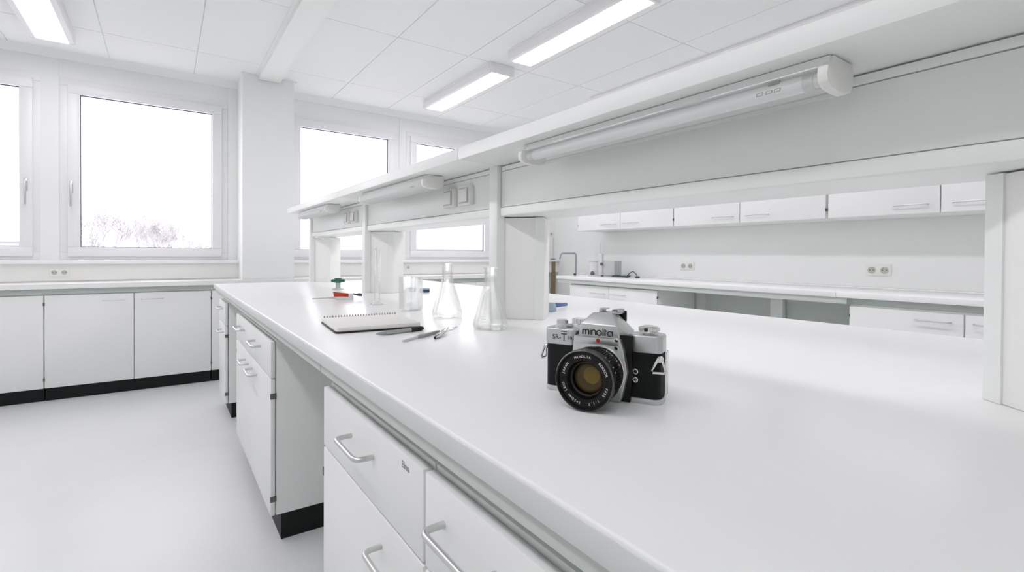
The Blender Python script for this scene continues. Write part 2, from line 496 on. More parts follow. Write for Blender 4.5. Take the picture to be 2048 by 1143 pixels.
org = (17.4, 8, -1.03)
t = thing('wall_counter', 'white counter along the right wall with a tap at its far end', 'worktop', org)
for y0, y1 in ((-4, 6.38), (6.39, 18.95)):
    b = B(org); b.box(16.0, 18.89, y0, y1, -1.18, -1.03, .012); b.build('top_board', M['top'], t)
b = B(org); b.box(18.6, 18.89, -4, 18.95, -1.03, -.98, .01); b.build('backsplash', M['top'], t)
b = B(org); b.box(16.06, 16.12, 6.12, 18.9, -1.36, -1.18); b.build('apron', M['rail'], t)
b = B(org); b.box(16.3, 16.36, -4, 6.1, -1.37, -1.18); b.build('rail', M['rail'], t)
b = B(org); b.box(16.9, 17.0, 18.16, 18.9, FL, -1.18); b.build('end_panel', M['side'], t)
b = B(org); b.box(18.45, 18.7, 9.1, 9.55, FL, -1.18, .02); b.build('leg', M['side'], t)
b = B(org); b.box(18.72, 18.78, 6.12, 12.4, FL, -1.18); b.build('back_panel', M['rail'], t)

# ------------------------------------------------------------------ shelf unit over the bench
YC = [.365, 6.49, 12.6, 18.35]
org = (4.7, 9, -1)
t = thing('bench_shelf', 'long white overhead shelf with closed panels standing over the bench', 'shelf', org)
for y0, y1 in ((-4, 6.35), (6.362, 12.4), (12.412, 18.5)):
    b = B(org); b.box(3.49, 5.92, y0, y1, 1.37, 1.545, .012); b.build('shelf_board', M['shelf'], t)
bays = [(-4, .235), (.495, 6.36), (6.62, 12.47), (12.73, 18.24)]
for y0, y1 in bays:
    b = B(org); b.box(4.26, 5.14, y0, y1, 1.285, 1.355, .006); b.build('top_strip', M['shelf'], t)
    b = B(org); b.box(4.26, 5.14, y0, y1, .73, 1.276, .006); b.build('panel', M['shelf'], t)
    b = B(org); b.box(4.235, 5.165, y0, y1, .585, .722, .02, 3); b.build('lower_rail', M['shelf'], t)
cl = ['nearest white bench column at the right edge of the picture',
      'white bench column standing just behind the right conical flask',
      'white bench column standing behind the graduated cylinder',
      'farthest white bench column at the window end of the bench']
for yc, lb in zip(YC, cl):
    org = (4.75, yc, -1)
    c = thing('bench_column', lb, 'column', org, 0, 'columns carrying the bench shelf')
    b = B(org); b.box(4.19, 4.34, yc - .11, yc + .11, -1, 1.369, .008); b.box(4.345, 5.13, yc - .11, yc + .11, .586, 1.369); b.build('post', M['shelf'], c)
    b = B(org)
    b.prism([(4.32, yc - .06), (4.76, yc - .58), (5.22, yc - .12), (5.22, yc + .12), (4.76, yc + .58), (4.32, yc + .06)], 'z', -1, .572, .012)
    b.build('cladding', M['colm'], c)
    for sg in (-1, 1):       # cover strips running up each aisle side edge
        b = B(org)
        a0, a1 = Vector((4.665, yc + sg * .468)), Vector((4.755, yc + sg * .574))
        n = Vector((-.76, sg * .645)) * .014
        q = [a0 + n, a1 + n, a1 + n * -.6, a0 + n * -.6]
        b.prism([(p.x, p.y) for p in q], 'z', -.998, .575)
        b.build('cover_strip', M['shelf'], c)


# shelf lights
def shelf_lamp(y0, y1, label, cover='clear'):
    t = thing('shelf_light', label, 'lamp', (3.8, (y0 + y1) / 2, 1.37), 0, 'tube lights under the bench shelf')
    L = (y1 - y0) / 2
    prof = [(-.10, -.008), (-.13, -.07), (-.19, -.09), (-.20, -.15), (-.185, -.20), (-.13, -.232), (-.02, -.243), (.10, -.24), (.17, -.215), (.2, -.17), (.215, -.08), (.2, -.008)]
    b = B(); b.box(-.12, .2, -L + .02, L - .02, -.075, -.006, .008); b.build('housing', M['lamp'], t)
    for sg in (-1, 1):
        b = B(); b.prism(prof, 'y', sg * L, sg * (L - .07), .012); b.build('end_cap', M['plast'], t)
    # half round clear cover as a thin shell
    b = B(); inn = [(p[0] * .95 + .0005, p[1] * .95 - .003) for p in prof[1:-1]]
    b.prism(prof[1:-1] + inn[::-1], 'y', -L + .07, L - .07); b.build('cover', M[cover], t)
    b = B(); b.tube([(-.1, -L + .36, -.1), (-.1, -L + .44, -.1)], .022, 12); b.build('starter', M['gask'], t)
    b = B()
    for yy in (.3, .36, .43):
        for q in ((yy, yy + .045, -.174, -.171), (yy, yy + .045, -.196, -.193), (yy, yy + .004, -.196, -.171), (yy + .041, yy + .045, -.196, -.171)):
            b.hull([(-.2015 + (-.15 - z_) * -.3 + dx, -L + y_, z_) for y_ in q[:2] for z_ in q[2:] for dx in (0, -.002)])
    b.build('printed_marks', M['hinge'], t)
    tu = B().tube([(-.07, -L + .2, -.145), (-.07, L - .2, -.145)], .06, 20).build('tube', M['tube'], t)
    for sg in (-1, 1):
        b = B(); b.tube([(-.07, sg * (L - .075), -.145), (-.07, sg * (L - .13), -.145)], .05, 16); b.build('tube_holder', M['plast'], t)
        b = B(); b.tube([(-.07, sg * (L - .13), -.145), (-.07, sg * (L - .2), -.145)], .058, 20); b.build('tube_cap', M['steel'], t)
    return t


shelf_lamp(1.5, 5.02, 'nearest clear tube light hanging under the shelf, unlit')
shelf_lamp(7.8, 11.2, 'middle white tube light hanging under the shelf beside two large switches', 'milky')
shelf_lamp(14.05, 17.5, 'farthest white tube light hanging under the shelf near its window end', 'milky')


# switches and sockets
def switch(y, label):
    org = (4.26, y, 1.0)
    t = thing('wall_switch', label, 'switch', org, 0, 'switches on the bench shelf panels')
    b = B(); b.box(-.09, 0, -.2, .2, -.165, .165, .018); b.build('switch_housing', M['plast'], t)
    b = B(); b.box(-.098, -.088, -.155, .155, -.13, .13, .004); b.build('surround', M['plast_d'], t)
    b = B(); b.hull([(-.1, -.135, -.11), (-.1, .135, -.11), (-.1, -.135, .11), (-.1, .135, .11), (-.125, -.135, -.11), (-.125, .135, -.11), (-.108, -.135, .11), (-.108, .135, .11)], .006); b.build('rocker', M['enam'], t)


switch(7.96, 'left one of the two large switches near the middle shelf light')
switch(7.38, 'right one of the two large switches, closest to the bench post')
switch(14.07, 'left one of the two small far switches beside the farthest shelf light')
switch(13.45, 'right one of the two small far switches, next to the post')


def socket(face, u, front, z, label, w=.7, h=.37, n=2):
    m = (lambda a, v, zz: (front - v, u - a, z + zz)) if face == 'x' else (lambda a, v, zz: (u + a, front - v, z + zz))
    org = m(0, 0, 0)
    t = thing('wall_socket', label, 'socket', org, 0, 'white wall sockets')
    b = B(org); p, q = m(-w / 2, 0, -h / 2), m(w / 2, .035, h / 2); b.box(p[0], q[0], p[1], q[1], p[2], q[2], .01); b.build('plate', M['plast'], t)
    for k in range(n):
        a = (k - (n - 1) / 2) * w / 2
        c = m(a, .036, 0)
        b = B(org)
        rr = h * .3
        sgn = -1
        prof = [(rr, .0), (rr, sgn * .012), (rr * .82, sgn * .012), (rr * .78, sgn * .002), (0, sgn * .002)]
        b.lathe(prof, c, axis='x' if face == 'x' else 'y', seg=28); b.build('socket_outlet', M['plast_d'], t)
        for s2 in (-.45, .45):
            b = B(org); c2 = m(a + s2 * rr, .037, 0); c3 = m(a + s2 * rr, .041, 0); b.tube([c2, c3], rr * .16, 8); b.build('pin_hole', M['gask'], t)


socket('x', 6.3, XR, -.43, 'white double wall socket on the right wall near the nearest column')
socket('x', 13.45, XR, -.45, 'white double wall socket on the right wall near the sink devices')
socket('y', -2.85, 22.16, -.68, 'white double socket in the duct below the large window', .5, .25)
socket('y', 9.5, 22.16, -.63, 'single round socket in the duct seen beside the graduated cylinder', .25, .25, 1)
socket('y', 18.66, YF, 1.22, 'small cream socket plate high in the far right corner', .38, .26, 1)


# ------------------------------------------------------------------ film camera
CW = .86
silver = mat('satin_chrome', (.58, .595, .59), .34, .88)
chrome = mat('polished_chrome', (.75, .75, .75), .12, 1)
leather = mat('black_leatherette', (.006, .008, .008), .55, spec=.25, bump=.6, bscale=900)
lblack = mat('black_lens_barrel', (.005, .0055, .0055), .3, spec=.3, bump=.02, bscale=500)
knurl = mat('ribbed_rubber', (.006, .0065, .0065), .5, spec=.3)
ink = mat('black_engraving', (.01, .01, .01), .5)
whitep = mat('white_engraving', (.8, .8, .78), .5)
redp = mat('red_paint', (.45, .02, .015), .35)
orangep = mat('orange_engraving', (.6, .15, .03), .5)
amber = mat('coated_lens_glass', (.075, .05, .012), .25, spec=.3)
amber2 = mat('inner_lens_glass', (.24, .18, .045), .25, spec=.3)
cam = thing('film_camera', 'vintage silver and black film camera with round lens on the bench', 'camera', (2.32, 2.884, -1), R(-64.7))


def rrect(x0, x1, y0, y1, r, n=6):
    out = []
    for cx, cy, a in ((x1 - r, y1 - r, 0), (x0 + r, y1 - r, 90), (x0 + r, y0 + r, 180), (x1 - r, y0 + r, 270)):
        for k in range(n + 1):
            q = R(a + 90 * k / n); out.append((cx + r * math.cos(q), cy + r * math.sin(q)))
    return out


BD = .2
body = B().prism(rrect(.008, CW - .008, .006, BD - .006, .055), 'z', .03, .35).build('body', leather, cam)
b = B(); b.prism(rrect(0, CW, 0, BD, .06), 'z', 0, .038, .006); b.build('bottom_plate', silver, cam)
b = B(); b.prism(rrect(0, .262, 0, BD, .055), 'z', .342, .462, .012, 3); b.prism(rrect(.64, CW, 0, BD, .055), 'z', .342, .462, .012, 3)
b.box(.2, .7, .05, BD, .342, .455)
tp = b.build('top_plate', silver, cam)
b = B(); b.box(CW - .012, CW + .006, BD - .075, BD - .005, .04, .345, .004); b.build('back_door', chrome, cam)
# prism hump
b = B(); b.hull([(.292, -.035, .425), (.585, -.035, .425), (.302, -.035, .515), (.57, -.035, .515), (.372, .035, .594), (.512, .035, .594),
                 (.372, .12, .585), (.53, .12, .585), (.27, .2, .46), (.63, .2, .46), (.27, .02, .45), (.635, .05, .445)], .006)
pr = b.build('prism_housing', silver, cam)
# front plate and black mirror box
b = B(); b.prism([(.265, .432), (.6, .432), (.625, .36), (.652, .21), (.62, .05), (.6, .004), (.36, .004), (.28, .1), (.25, .25)], 'y', -.065, .012, .008)
fp = b.build('front_plate', silver, cam)
b = B(); b.box(.28, .595, -.072, -.06, .385, .43, .004); b.build('nameplate_rail', silver, fp)
b = B(); b.prism([(.5, .455), (.668, .455), (.678, .2), (.66, .004), (.4, .004)], 'y', -.025, .02, .004); b.build('mirror_box', lblack, cam)
for px_, pz in ((.58, .425), (.577, .37)):
    b = B(); b.lathe([(0, -.005), (.013, -.004), (.016, 0)], (px_, -.07, pz), 'y', 16); b.build('screw', chrome, fp)
b = B(); b.lathe([(0, -.006), (.012, -.005), (.014, 0)], (.448, -.073, .413), 'y', 20); b.build('red_dot', redp, fp)
# lens
LC = Vector((.46, 0, .2))
lens = B().lathe([(.172, -.075), (.172, -.1), (.168, -.105), (.168, -.165), (.183, -.17), (.183, -.285), (.177, -.29), (.177, -.305), (.197, -.312), (.197, -.36), (.19, -.368),
                  (.181, -.368), (.177, -.362), (.172, -.352), (.125, -.345), (.115, -.33), (.104, -.29), (.104, -.28), (0, -.28)], LC, 'y', 96).build('lens', lblack, cam)
b = B(); b.lathe([(.178, -.066), (.178, -.082), (.174, -.086), (.17, -.066)], LC, 'y', 72, closed=True); b.build('mount_ring', chrome, lens)
b = B(); b.lathe([(.1985, -.357), (.195, -.366), (.19, -.3695), (.1965, -.357)], LC, 'y', 96, closed=True); b.build('front_rim', mat('worn_rim', (.12, .12, .12), .25, .8), lens)
b = B()
for k in range(72):
    a = 2 * math.pi * k / 72
    c = LC + Vector((math.cos(a) * .184, 0, math.sin(a) * .184)); tdir = Vector((-math.sin(a), 0, math.cos(a))) * .0045; rad = Vector((math.cos(a), 0, math.sin(a))) * .006
    vs = [b.bm.verts.new(c + q) for q in (tdir + Vector((0, -.18, 0)), -tdir + Vector((0, -.18, 0)), -tdir + Vector((0, -.265, 0)), tdir + Vector((0, -.265, 0)),
                                          tdir * .7 + rad + Vector((0, -.183, 0)), -tdir * .7 + rad + Vector((0, -.183, 0)), -tdir * .7 + rad + Vector((0, -.262, 0)), tdir * .7 + rad + Vector((0, -.262, 0)))]
    for f in ((4, 5, 6, 7), (0, 1, 5, 4), (1, 2, 6, 5), (2, 3, 7, 6), (3, 0, 4, 7)): b.bm.faces.new([vs[i] for i in f])
bmesh.ops.recalc_face_normals(b.bm, faces=b.bm.faces[:])
b.build('focus_ring', knurl, lens)
b = B(); b.lathe([(.104, -.29), (.09, -.298), (.06, -.306), (.03, -.31), (0, -.311)], LC, 'y', 64); b.build('front_glass', pane_mat('front_element', (.80, .74, .55), .035), lens)
b = B(); b.lathe([(.094, -.2805), (0, -.2805)], LC, 'y', 48); b.build('lens_interior', amber, lens)
b = B(); b.lathe([(.056, -.2815), (.04, -.285), (0, -.287)], LC + Vector((.022, 0, .02)), 'y', 48); b.build('inner_glass', amber2, lens)
b = B(); b.lathe([(.112, -.315), (.105, -.302), (.103, -.302), (.110, -.316)], LC, 'y', 64, closed=True); b.build('retaining_ring', mat('grey_ring', (.1, .1, .1), .3, .6), lens)


def ringtext(b, t, ang, r, y, size, flip=False):
    step = size * .72 / r
    n = len(t)
    for i, ch in enumerate(t):
        if ch == ' ': continue
        a = R(ang) - (i - (n - 1) / 2) * step
        me = text_mesh(ch, size, .0008)
        # glyph plane x-z, facing -y, its top pointing outwards
        Mx = Matrix.Translation(LC + Vector((math.cos(a) * r, y, math.sin(a) * r))) @ Matrix.Rotation(-(a - math.pi / 2), 4, 'Y') @ Matrix.Rotation(R(90), 4, 'X')
        b.mesh(me, Mx)


b = B()
for t_, a_ in (('MINOLTA', 96), ('ROKKOR', 33), ('PF55', -24), ('1:1.7', -65), ('f=50mm', -118), ('LENS', -158), ('JAPAN', 155)):
    ringtext(b, t_, a_, .151, -.3495, .023)
b.build('lettering', whitep, lens)
b = B()
for k in range(26):         # white figures round the aperture and distance rings
    a = R(20 + 5.2 * k)
    for rr, yy in ((.169, -.15), (.169, -.122)):
        if (k * 7 + int(yy * 1000)) % 3 == 0: continue
        c = LC + Vector((math.cos(a) * rr, yy, math.sin(a) * rr))
        Mx = Matrix.Translation(c) @ Matrix.Rotation(-(a - math.pi / 2), 4, 'Y')
        b.mesh(text_mesh('1248'[k % 4], .02, .0008), Mx)
for a_, yy in ((28, -.275), (17, -.275), (5, -.23), (-35, -.25), (42, -.28), (52, -.28)):
    a = R(a_); c = LC + Vector((math.cos(a) * .1845, yy, math.sin(a) * .1845))
    b.mesh(text_mesh('3', .024, .001), Matrix.Translation(c) @ Matrix.Rotation(-(a - math.pi / 2), 4, 'Y'))
b.build('scale_figures', whitep, lens)
b = B()
for a_, yy, ch in ((30, -.155, '6'), (24, -.118, '8')):
    a = R(a_); c = LC + Vector((math.cos(a) * .1695, yy, math.sin(a) * .1695))
    b.mesh(text_mesh(ch, .03, .001), Matrix.Translation(c) @ Matrix.Rotation(-(a - math.pi / 2), 4, 'Y'))
b.build('orange_figures', orangep, lens)
# name lettering
FA = Matrix.Rotation(R(90), 4, 'X')


def strokes(b, segs, ox, oz, sc, y, r):
    for pl in segs: b.tube([(ox + p[0] * sc, y, oz + p[1] * sc) for p in pl], r, 6)


def arc(cx, cz, r, a0, a1, n=10): return [(cx + r * math.cos(R(a0 + (a1 - a0) * k / n)), cz + r * math.sin(R(a0 + (a1 - a0) * k / n))) for k in range(n + 1)]


b = B(); X0 = .322; sc = .052
x = 0
seg = []
seg += [[(0, 0), (0, 1)], arc(.32, .68, .32, 180, 0) + [(.64, 0)], arc(.96, .68, .32, 180, 0) + [(1.28, 0)]]
seg += [[(1.62, 0), (1.62, 1)], [(1.62, 1.22), (1.62, 1.3)]]
seg += [[(1.96, 0), (1.96, 1)], arc(2.36, .6, .4, 180, 0) + [(2.76, 0)]]
seg += [arc(3.5, .48, .5, 0, 360, 20)]
seg += [[(4.35, 0), (4.35, 1.45)]]
seg += [[(4.75, 0), (4.75, 1.4)], [(4.62, .98), (5.1, .98)]]
seg += [arc(5.78, .42, .5, -20, 200, 16), [(5.35, .15), (5.45, 0), (6.05, 0)], [(6.3, 1.0), (6.3, 0)]]
strokes(b, seg, X0, .443, .0345, -.0365, .0042)
b.build('lettering', ink, pr)
b = B()
b.mesh(text_mesh('SR-', .05, .001), Matrix.Translation((.105, -.001, .398)) @ FA)
b.mesh(text_mesh('101', .036, .001), Matrix.Translation((.218, -.001, .398)) @ FA)
b.mesh(text_mesh('T', .078, .001), Matrix.Translation((.163, -.001, .398)) @ FA)
b.box(.14, .186, -.002, 0, .44, .445)
b.build('lettering', ink, tp)
# controls
def dial(name, x, y, prof, m, ribs=0, rr=0, z0=0, z1=0):
    b = B(); b.lathe(prof, (x, y, 0), 'z', 40)
    for k in range(ribs):
        a = 2 * math.pi * k / ribs
        b.tube([(x + rr * math.cos(a), y + rr * math.sin(a), z0), (x + rr * math.cos(a), y + rr * math.sin(a), z1)], .0035, 5)
    return b.build(name, m, cam)


dial('shutter_dial', .105, .10, [(.05, .455), (.05, .475), (.044, .48), (.04, .48), (.04, .512), (.034, .518), (0, .518)], chrome, 28, .04, .482, .51)
b = B(); b.prism([(.12, .12), (.2, .17), (.215, .15), (.21, .12), (.14, .075)], 'z', .465, .483, .003); b.build('advance_lever', silver, cam)
dial('speed_dial', .235, .13, [(.062, .455), (.062, .49), (.056, .493), (.056, .525), (.05, .53), (0, .53)], chrome, 36, .056, .494, .523)
dial('rewind_knob', .752, .11, [(.04, .455), (.04, .475), (.066, .478), (.069, .484), (.069, .505), (.062, .512), (.045, .516), (0, .516)], chrome, 30, .069, .484, .505)
b = B(); b.box(.74, .762, .02, .06, .485, .507, .003); b.build('crank_notch', ink, cam)
# accessory shoe on the prism
b = B(); b.box(.40, .56, .07, .17, .586, .594, .003); b.box(.40, .425, .08, .17, .594, .618, .004); b.box(.535, .56, .08, .17, .594, .618, .004); b.box(.425, .45, .08, .17, .612, .618, .002); b.box(.51, .535, .08, .17, .612, .618, .002)
b.build('accessory_shoe', silver, cam)
b = B(); b.box(.46, .57, .17, .205, .52, .60, .008); b.build('eyepiece', lblack, cam)
for z_ in (.215, .16):
    b = B(); b.lathe([(.02, 0), (.02, -.014), (.015, -.018), (.012, -.012), (0, -.012)], (.69, .006, z_), 'y', 20); b.build('sync_terminal', chrome, cam)
for x_, lab in ((CW + .006, 'right'), (-.006, 'left')):
    sg = 1 if x_ > 0.5 else -1
    b = B(); b.lathe([(.02, .012), (.02, -.02), (0, -.022)] if sg > 0 else [(.02, .012), (.02, -.004), (0, -.006)], (x_ if sg < 0 else CW - .006, .06 if sg < 0 else .0, .315), 'x' if sg < 0 else 'y', 16)
    lug = b.build('strap_lug', chrome, cam)
    b = B(); xx = x_ + sg * .012
    if sg > 0:      # the right ring swings round the front corner
        q = [(CW - .012, -.018, .325), (CW - .058, -.026, .238), (CW - .048, -.028, .225), (CW + .022, -.006, .225), (CW + .03, -.002, .238), (CW + .004, -.012, .325), (CW - .012, -.018, .325)]
    else:
        q = [(xx, .06, .322), (xx + sg * .012, .02, .235), (xx + sg * .014, .028, .225), (xx + sg * .014, .095, .225), (xx + sg * .012, .103, .235), (xx, .06, .322)]
    b.tube(q, .0095 if sg > 0 else .0075, 8); b.build('strap_ring', chrome, lug)


# ------------------------------------------------------------------ glassware
def lathe_thing(name, label, cat, loc, prof, m=None, group=None, part='glass_body'):
    t = thing(name, label, cat, loc, 0, group)
    b = B(); b.lathe(prof, (0, 0, 0), 'z', 56, closed=False); b.nsmooth = 50
    b.build(part, m or M['glass'], t)
    return t


w = .012
def flask_prof(rb, h, rn, rr):
    zsh = .70 * h
    outp = [(0, .002), (rb * .8, .002), (rb * .93, .012), (rb, .05), (rb * .985, .09), (rn + .012, zsh - .02), (rn, zsh + .03), (rn, h - .03), (rr, h - .008), (rr, h)]
    inn = [(rr - w, h), (rn - w, h - .035), (rn - w, zsh + .03), (rn + .012 - w, zsh - .022), (rb * .985 - w, .09), (rb - w, .052), (rb * .92, .022), (rb * .78, .014), (0, .014)]
    return outp + inn


GF = 'conical glass flasks'
f1 = lathe_thing('conical_flask', 'left clear conical flask, the one nearer the notebook', 'flask', (3.70, 7.06, -1), flask_prof(.25, .86, .085, .103), group=GF)
f2 = lathe_thing('conical_flask', 'right clear conical flask standing in front of the bench column', 'flask', (3.60, 5.63, -1), flask_prof(.24, .83, .085, .103), group=GF)
b = B()
for k in range(3): b.tube([(.225 * math.cos(R(a)), .225 * math.sin(R(a)), .12 + .035 * k) for a in range(206, 226, 4)], .003, 5)
b.build('printed_marks', M['enam'], f2)
cyl = lathe_thing('graduated_cylinder', 'tall narrow clear glass measuring cylinder in front of the third column', 'measuring cylinder', (3.43, 9.5, -1),
                  [(0, .002), (.15, .002), (.155, .015), (.10, .04), (.06, .07), (.057, .1), (.057, 1.09), (.078, 1.11), (.078, 1.12), (.068, 1.12), (.046, 1.09), (.046, .1), (0, .09)])
bk = lathe_thing('beaker', 'low wide clear glass beaker left of the conical flasks', 'beaker', (3.6, 8.25, -1),
                 [(0, .002), (.18, .002), (.205, .012), (.212, .04), (.212, .585), (.225, .6), (.22, .605), (.202, .588), (.2, .04), (.18, .016), (0, .014)])

# ------------------------------------------------------------------ small bench things
paper = mat('cream_paper', (.85, .835, .80), .8, bump=.05, bscale=300)
nb = thing('notebook', 'closed spiral notebook with cream pages and black back cover', 'notebook', (1.745, 6.29, -.998), R(-5))
b = B(); b.prism(rrect(0, 1.12, 0, 1.12, .05, 3), 'z', 0, .02); b.build('back_cover', ink, nb)
b = B(); b.prism(rrect(.01, 1.11, .01, 1.10, .04, 3), 'z', .021, .072, .004); b.build('pages', paper, nb)
b = B()
for k in range(27):
    x_ = .05 + k * .04
    b.tube([(x_, 1.12 + .028 * math.cos(R(a)), .05 + .046 * math.sin(R(a))) for a in range(0, 361, 30)], .0045, 5)
b.build('spiral_binding', mat('grey_wire', (.25, .26, .27), .4, .5), nb)


def lying(name, label, cat, p0, p1, z=0):
    p0, p1 = Vector(p0), Vector(p1); d = p1 - p0
    t = thing(name, label, cat, (p0.x, p0.y, -1), math.atan2(d.y, d.x))
    return t, d.length


t, L = lying('pen', 'grey marker pen with a black cap lying beside the notebook', 'pen', (2.11, 5.86), (2.78, 5.98))
b = B(); b.tube([(0, 0, .028), (.03, 0, .028), (.12, 0, .028), (L * .72, 0, .028)], .026, 16, radii=[.008, .016, .026, .027]); b.build('barrel', mat('grey_metal_pen', (.42, .44, .44), .35, .5), t)
b = B(); b.tube([(L * .72, 0, .03), (L * .96, 0, .03), (L, 0, .03)], .03, 16, radii=[.03, .029, .02]); b.build('cap', ink, t)
t, L = lying('scalpel', 'slim steel scalpel lying on the bench in front of the flasks', 'scalpel', (2.217, 5.29), (3.3, 5.95))
b = B(); b.tube([(0, 0, .015), (.3, 0, .018)], .012, 8); b.box(0, .05, -.02, .02, .008, .02, .003); b.build('shaft', M['steel'], t)
b = B(); b.hull([(.28, -.012, .005), (.28, .012, .005), (.28, -.012, .03), (.28, .012, .03), (.36, -.035, 0), (.36, .035, 0), (.36, -.03, .04), (.36, .03, .04), (.74, -.03, 0), (.74, .03, 0), (.74, -.025, .038), (.74, .025, .038)], .004)
b.build('grip', mat('grey_grip', (.36, .38, .38), .4, .6), t)
b = B(); b.hull([(.74, -.02, .012), (.74, .02, .012), (.74, -.02, .02), (.74, .02, .02), (L - .1, -.012, .012), (L - .1, .016, .012), (L, .014, .014), (L - .05, .018, .018)]); b.build('blade', chrome, t)
t, L = lying('tweezers', 'short pair of shiny metal tweezers next to the scalpel', 'tweezers', (2.6, 5.27), (2.98, 5.70))
for sg in (-1, 1):
    b = B(); b.tube([(0, sg * .004, .02), (.12, sg * .022, .022), (L * .75, sg * .03, .03), (L, sg * .02, .045 if sg > 0 else .06)], .012, 8, radii=[.012, .016, .013, .006]); b.build('arm', chrome, t)
b = B(); b.box(-.01, .2, -.012, .012, .008, .034, .004); b.build('joint', ink, t)

# red handled tool
t, L = lying('hand_tool', 'small hand tool with orange red grip and thin white rod', 'tool', (2.6, 11.15), (3.58, 10.86))
b = B(); b.tube([(0, 0, .03), (.28, 0, .04), (.5, 0, .05)], .012, 8, radii=[.01, .013, .03]); b.build('rod', mat('pale_rod', (.66, .6, .58), .5), t)
b = B(); b.hull([(.44, -.04, .07), (.44, .04, .07), (.42, -.05, .17), (.42, .05, .17), (.74, -.04, .06), (.74, .04, .06), (.74, -.04, .13), (.74, .04, .13)], .008); b.build('grip', mat('orange_red_plastic', (.52, .055, .018), .4), t)
b = B(); b.box(.46, .76, -.035, .035, 0, .055, .008); b.box(.74, .84, -.04, .04, .0, .13, .01); b.build('housing', M['enam'], t)
b = B(); b.tube([(.82, 0, .12), (.9, 0, .10), (.96, 0, .1), (L, 0, .09)], .02, 8, radii=[.015, .016, .035, .03]); b.build('tip', mat('dark_blue_tip', (.03, .04, .06), .4), t)

green = mat('green_plastic', (.03, .16, .09), .45)
t = thing('gas_tap', 'small tap with green cross shaped knob by the farthest column', 'tap', (4.0, 14.2, -1))
b = B(); b.lathe([(0, 0), (.16, 0), (.16, .015), (.09, .03), (.065, .06), (.065, .19), (.0, .19)], (0, 0, 0), 'z', 28); b.build('base', mat('grey_green_base', (.5, .54, .52), .4), t)
b = B(); b.box(-.19, .19, -.045, .045, .20, .28, .03); b.box(-.045, .045, -.19, .19, .20, .28, .03); b.lathe([(0, .185), (.09, .185), (.1, .25), (.09, .31), (0, .31)], (0, 0, 0), 'z', 24); b.build('knob', green, t)

navy = mat('navy_plastic', (.025, .06, .12), .4)
blueg = mat('blue_grey_plastic', (.16, .24, .34), .4)
t = thing('clamp', 'tiny blue grey clamp lying behind the glass beaker', 'clamp', (5.38, 12.35, -1), R(-50))
b = B(); b.box(-.02, .14, -.05, .05, 0, .035, .006); b.box(-.02, .14, -.05, .05, .075, .11, .006); b.box(-.03, .01, -.05, .05, 0, .11, .006); b.box(.11, .15, -.05, .05, 0, .11, .006); b.build('jaw', blueg, t)
b = B(); b.tube([(-.16, 0, .10), (0, 0, .10)], .014, 8); b.build('screw', navy, t)
t = thing('eraser', 'small dark blue block lying between beaker and left flask', 'block', (5.6, 11.95, -1), R(-40))
b = B(); b.box(-.12, .12, -.06, .06, 0, .075, .01); b.build('block', navy, t)
b = B(); b.box(-.12, .12, -.06, .06, .076, .12, .008); b.build('lid', mat('pale_blue', (.45, .55, .68), .4), t)
t, L = lying('hand_brush', 'small brush with grey head and blue handle right of the middle column', 'brush', (5.5, 6.72), (6.28, 7.12))
b = B(); b.hull([(0, -.09, 0), (0, .09, 0), (.0, -.08, .17), (.0, .08, .17), (.16, -.09, 0), (.16, .09, 0), (.2, -.04, .15), (.2, .04, .15), (.28, -.03, .1), (.28, .03, .1)], .01); b.build('head', mat('blue_grey_head', (.33, .42, .48), .5), t)
b = B(); b.tube([(.24, 0, .1), (.35, 0, .095), (L - .04, 0, .06), (L, 0, .06)], .03, 12, radii=[.03, .045, .032, .02]); b.build('handle', mat('blue_handle', (.05, .12, .30), .35), t)

# ------------------------------------------------------------------ right counter things
zc = -1.03
t = thing('tap', 'tall bent steel tap at the far end of the right counter', 'tap', (16.95, 18.55, zc))
b = B(); b.lathe([(0, 0), (.09, 0), (.09, .03), (.05, .05), (0, .05)], (0, 0, 0), 'z', 20); b.build('base', M['hinge'], t)
b = B(); b.tube(tub([(0, 0, .03), (0, 0, 1.12), (-.78, .25, 1.12), (-.84, .27, .82)], .14, 6), .045, 12); b.build('spout', mat('tap_steel', (.34, .36, .40), .4, .6), t)
b = B(); b.box(-.14, -.02, -.04, .04, .03, .12, .015); b.build('lever', M['hinge'], t)
t = thing('drying_mat', 'flat white tray lying beside the tap', 'tray', (17.1, 17.95, zc))
b = B(); b.box(-.3, .3, -.42, .42, 0, .03, .01); b.build('tray_base', M['enam'], t)
b = B(); b.box(-.3, .3, .37, .42, .03, .06, .01); b.box(-.3, .3, -.42, -.37, .03, .06, .01); b.build('rim', M['enam'], t)
t = thing('canister', 'white canister with a grey lid beside the tap', 'canister', (18.22, 18.4, zc))
b = B(); b.lathe([(0, 0), (.34, 0), (.34, .68), (0, .68)], (0, 0, 0), 'z', 32); b.build('container', M['enam'], t)
b = B(); b.lathe([(0, .68), (.36, .68), (.36, .73), (0, .73)], (0, 0, 0), 'z', 32); b.build('lid', M['rail'], t)
b = B(); b.lathe([(.12, 0), (.12, -.03), (.05, -.04), (0, -.04)], (-.36, -.1, .1), 'x', 16); b.build('dial', M['hinge'], t)
t = thing('lab_device', 'pale grey boxy laboratory device with an upright arm', 'device', (17.9, 17.05, zc), R(8))
b = B(); b.box(-.3, .3, -.4, .4, .05, .76, .03); b.build('housing', mat('device_grey', (.50, .52, .51), .5), t)
b = B(); b.box(-.36, -.22, .28, .52, .05, 1.1, .03); b.tube([(-.29, .42, 1.1), (-.29, .46, 1.6)], .02, 8); b.build('arm', mat('arm_grey', (.6, .62, .62), .4), t)
b = B(); b.tube([(-.36, .3, .6), (-.42, .3, .6)], .07, 14); b.build('dial', M['hinge'], t)
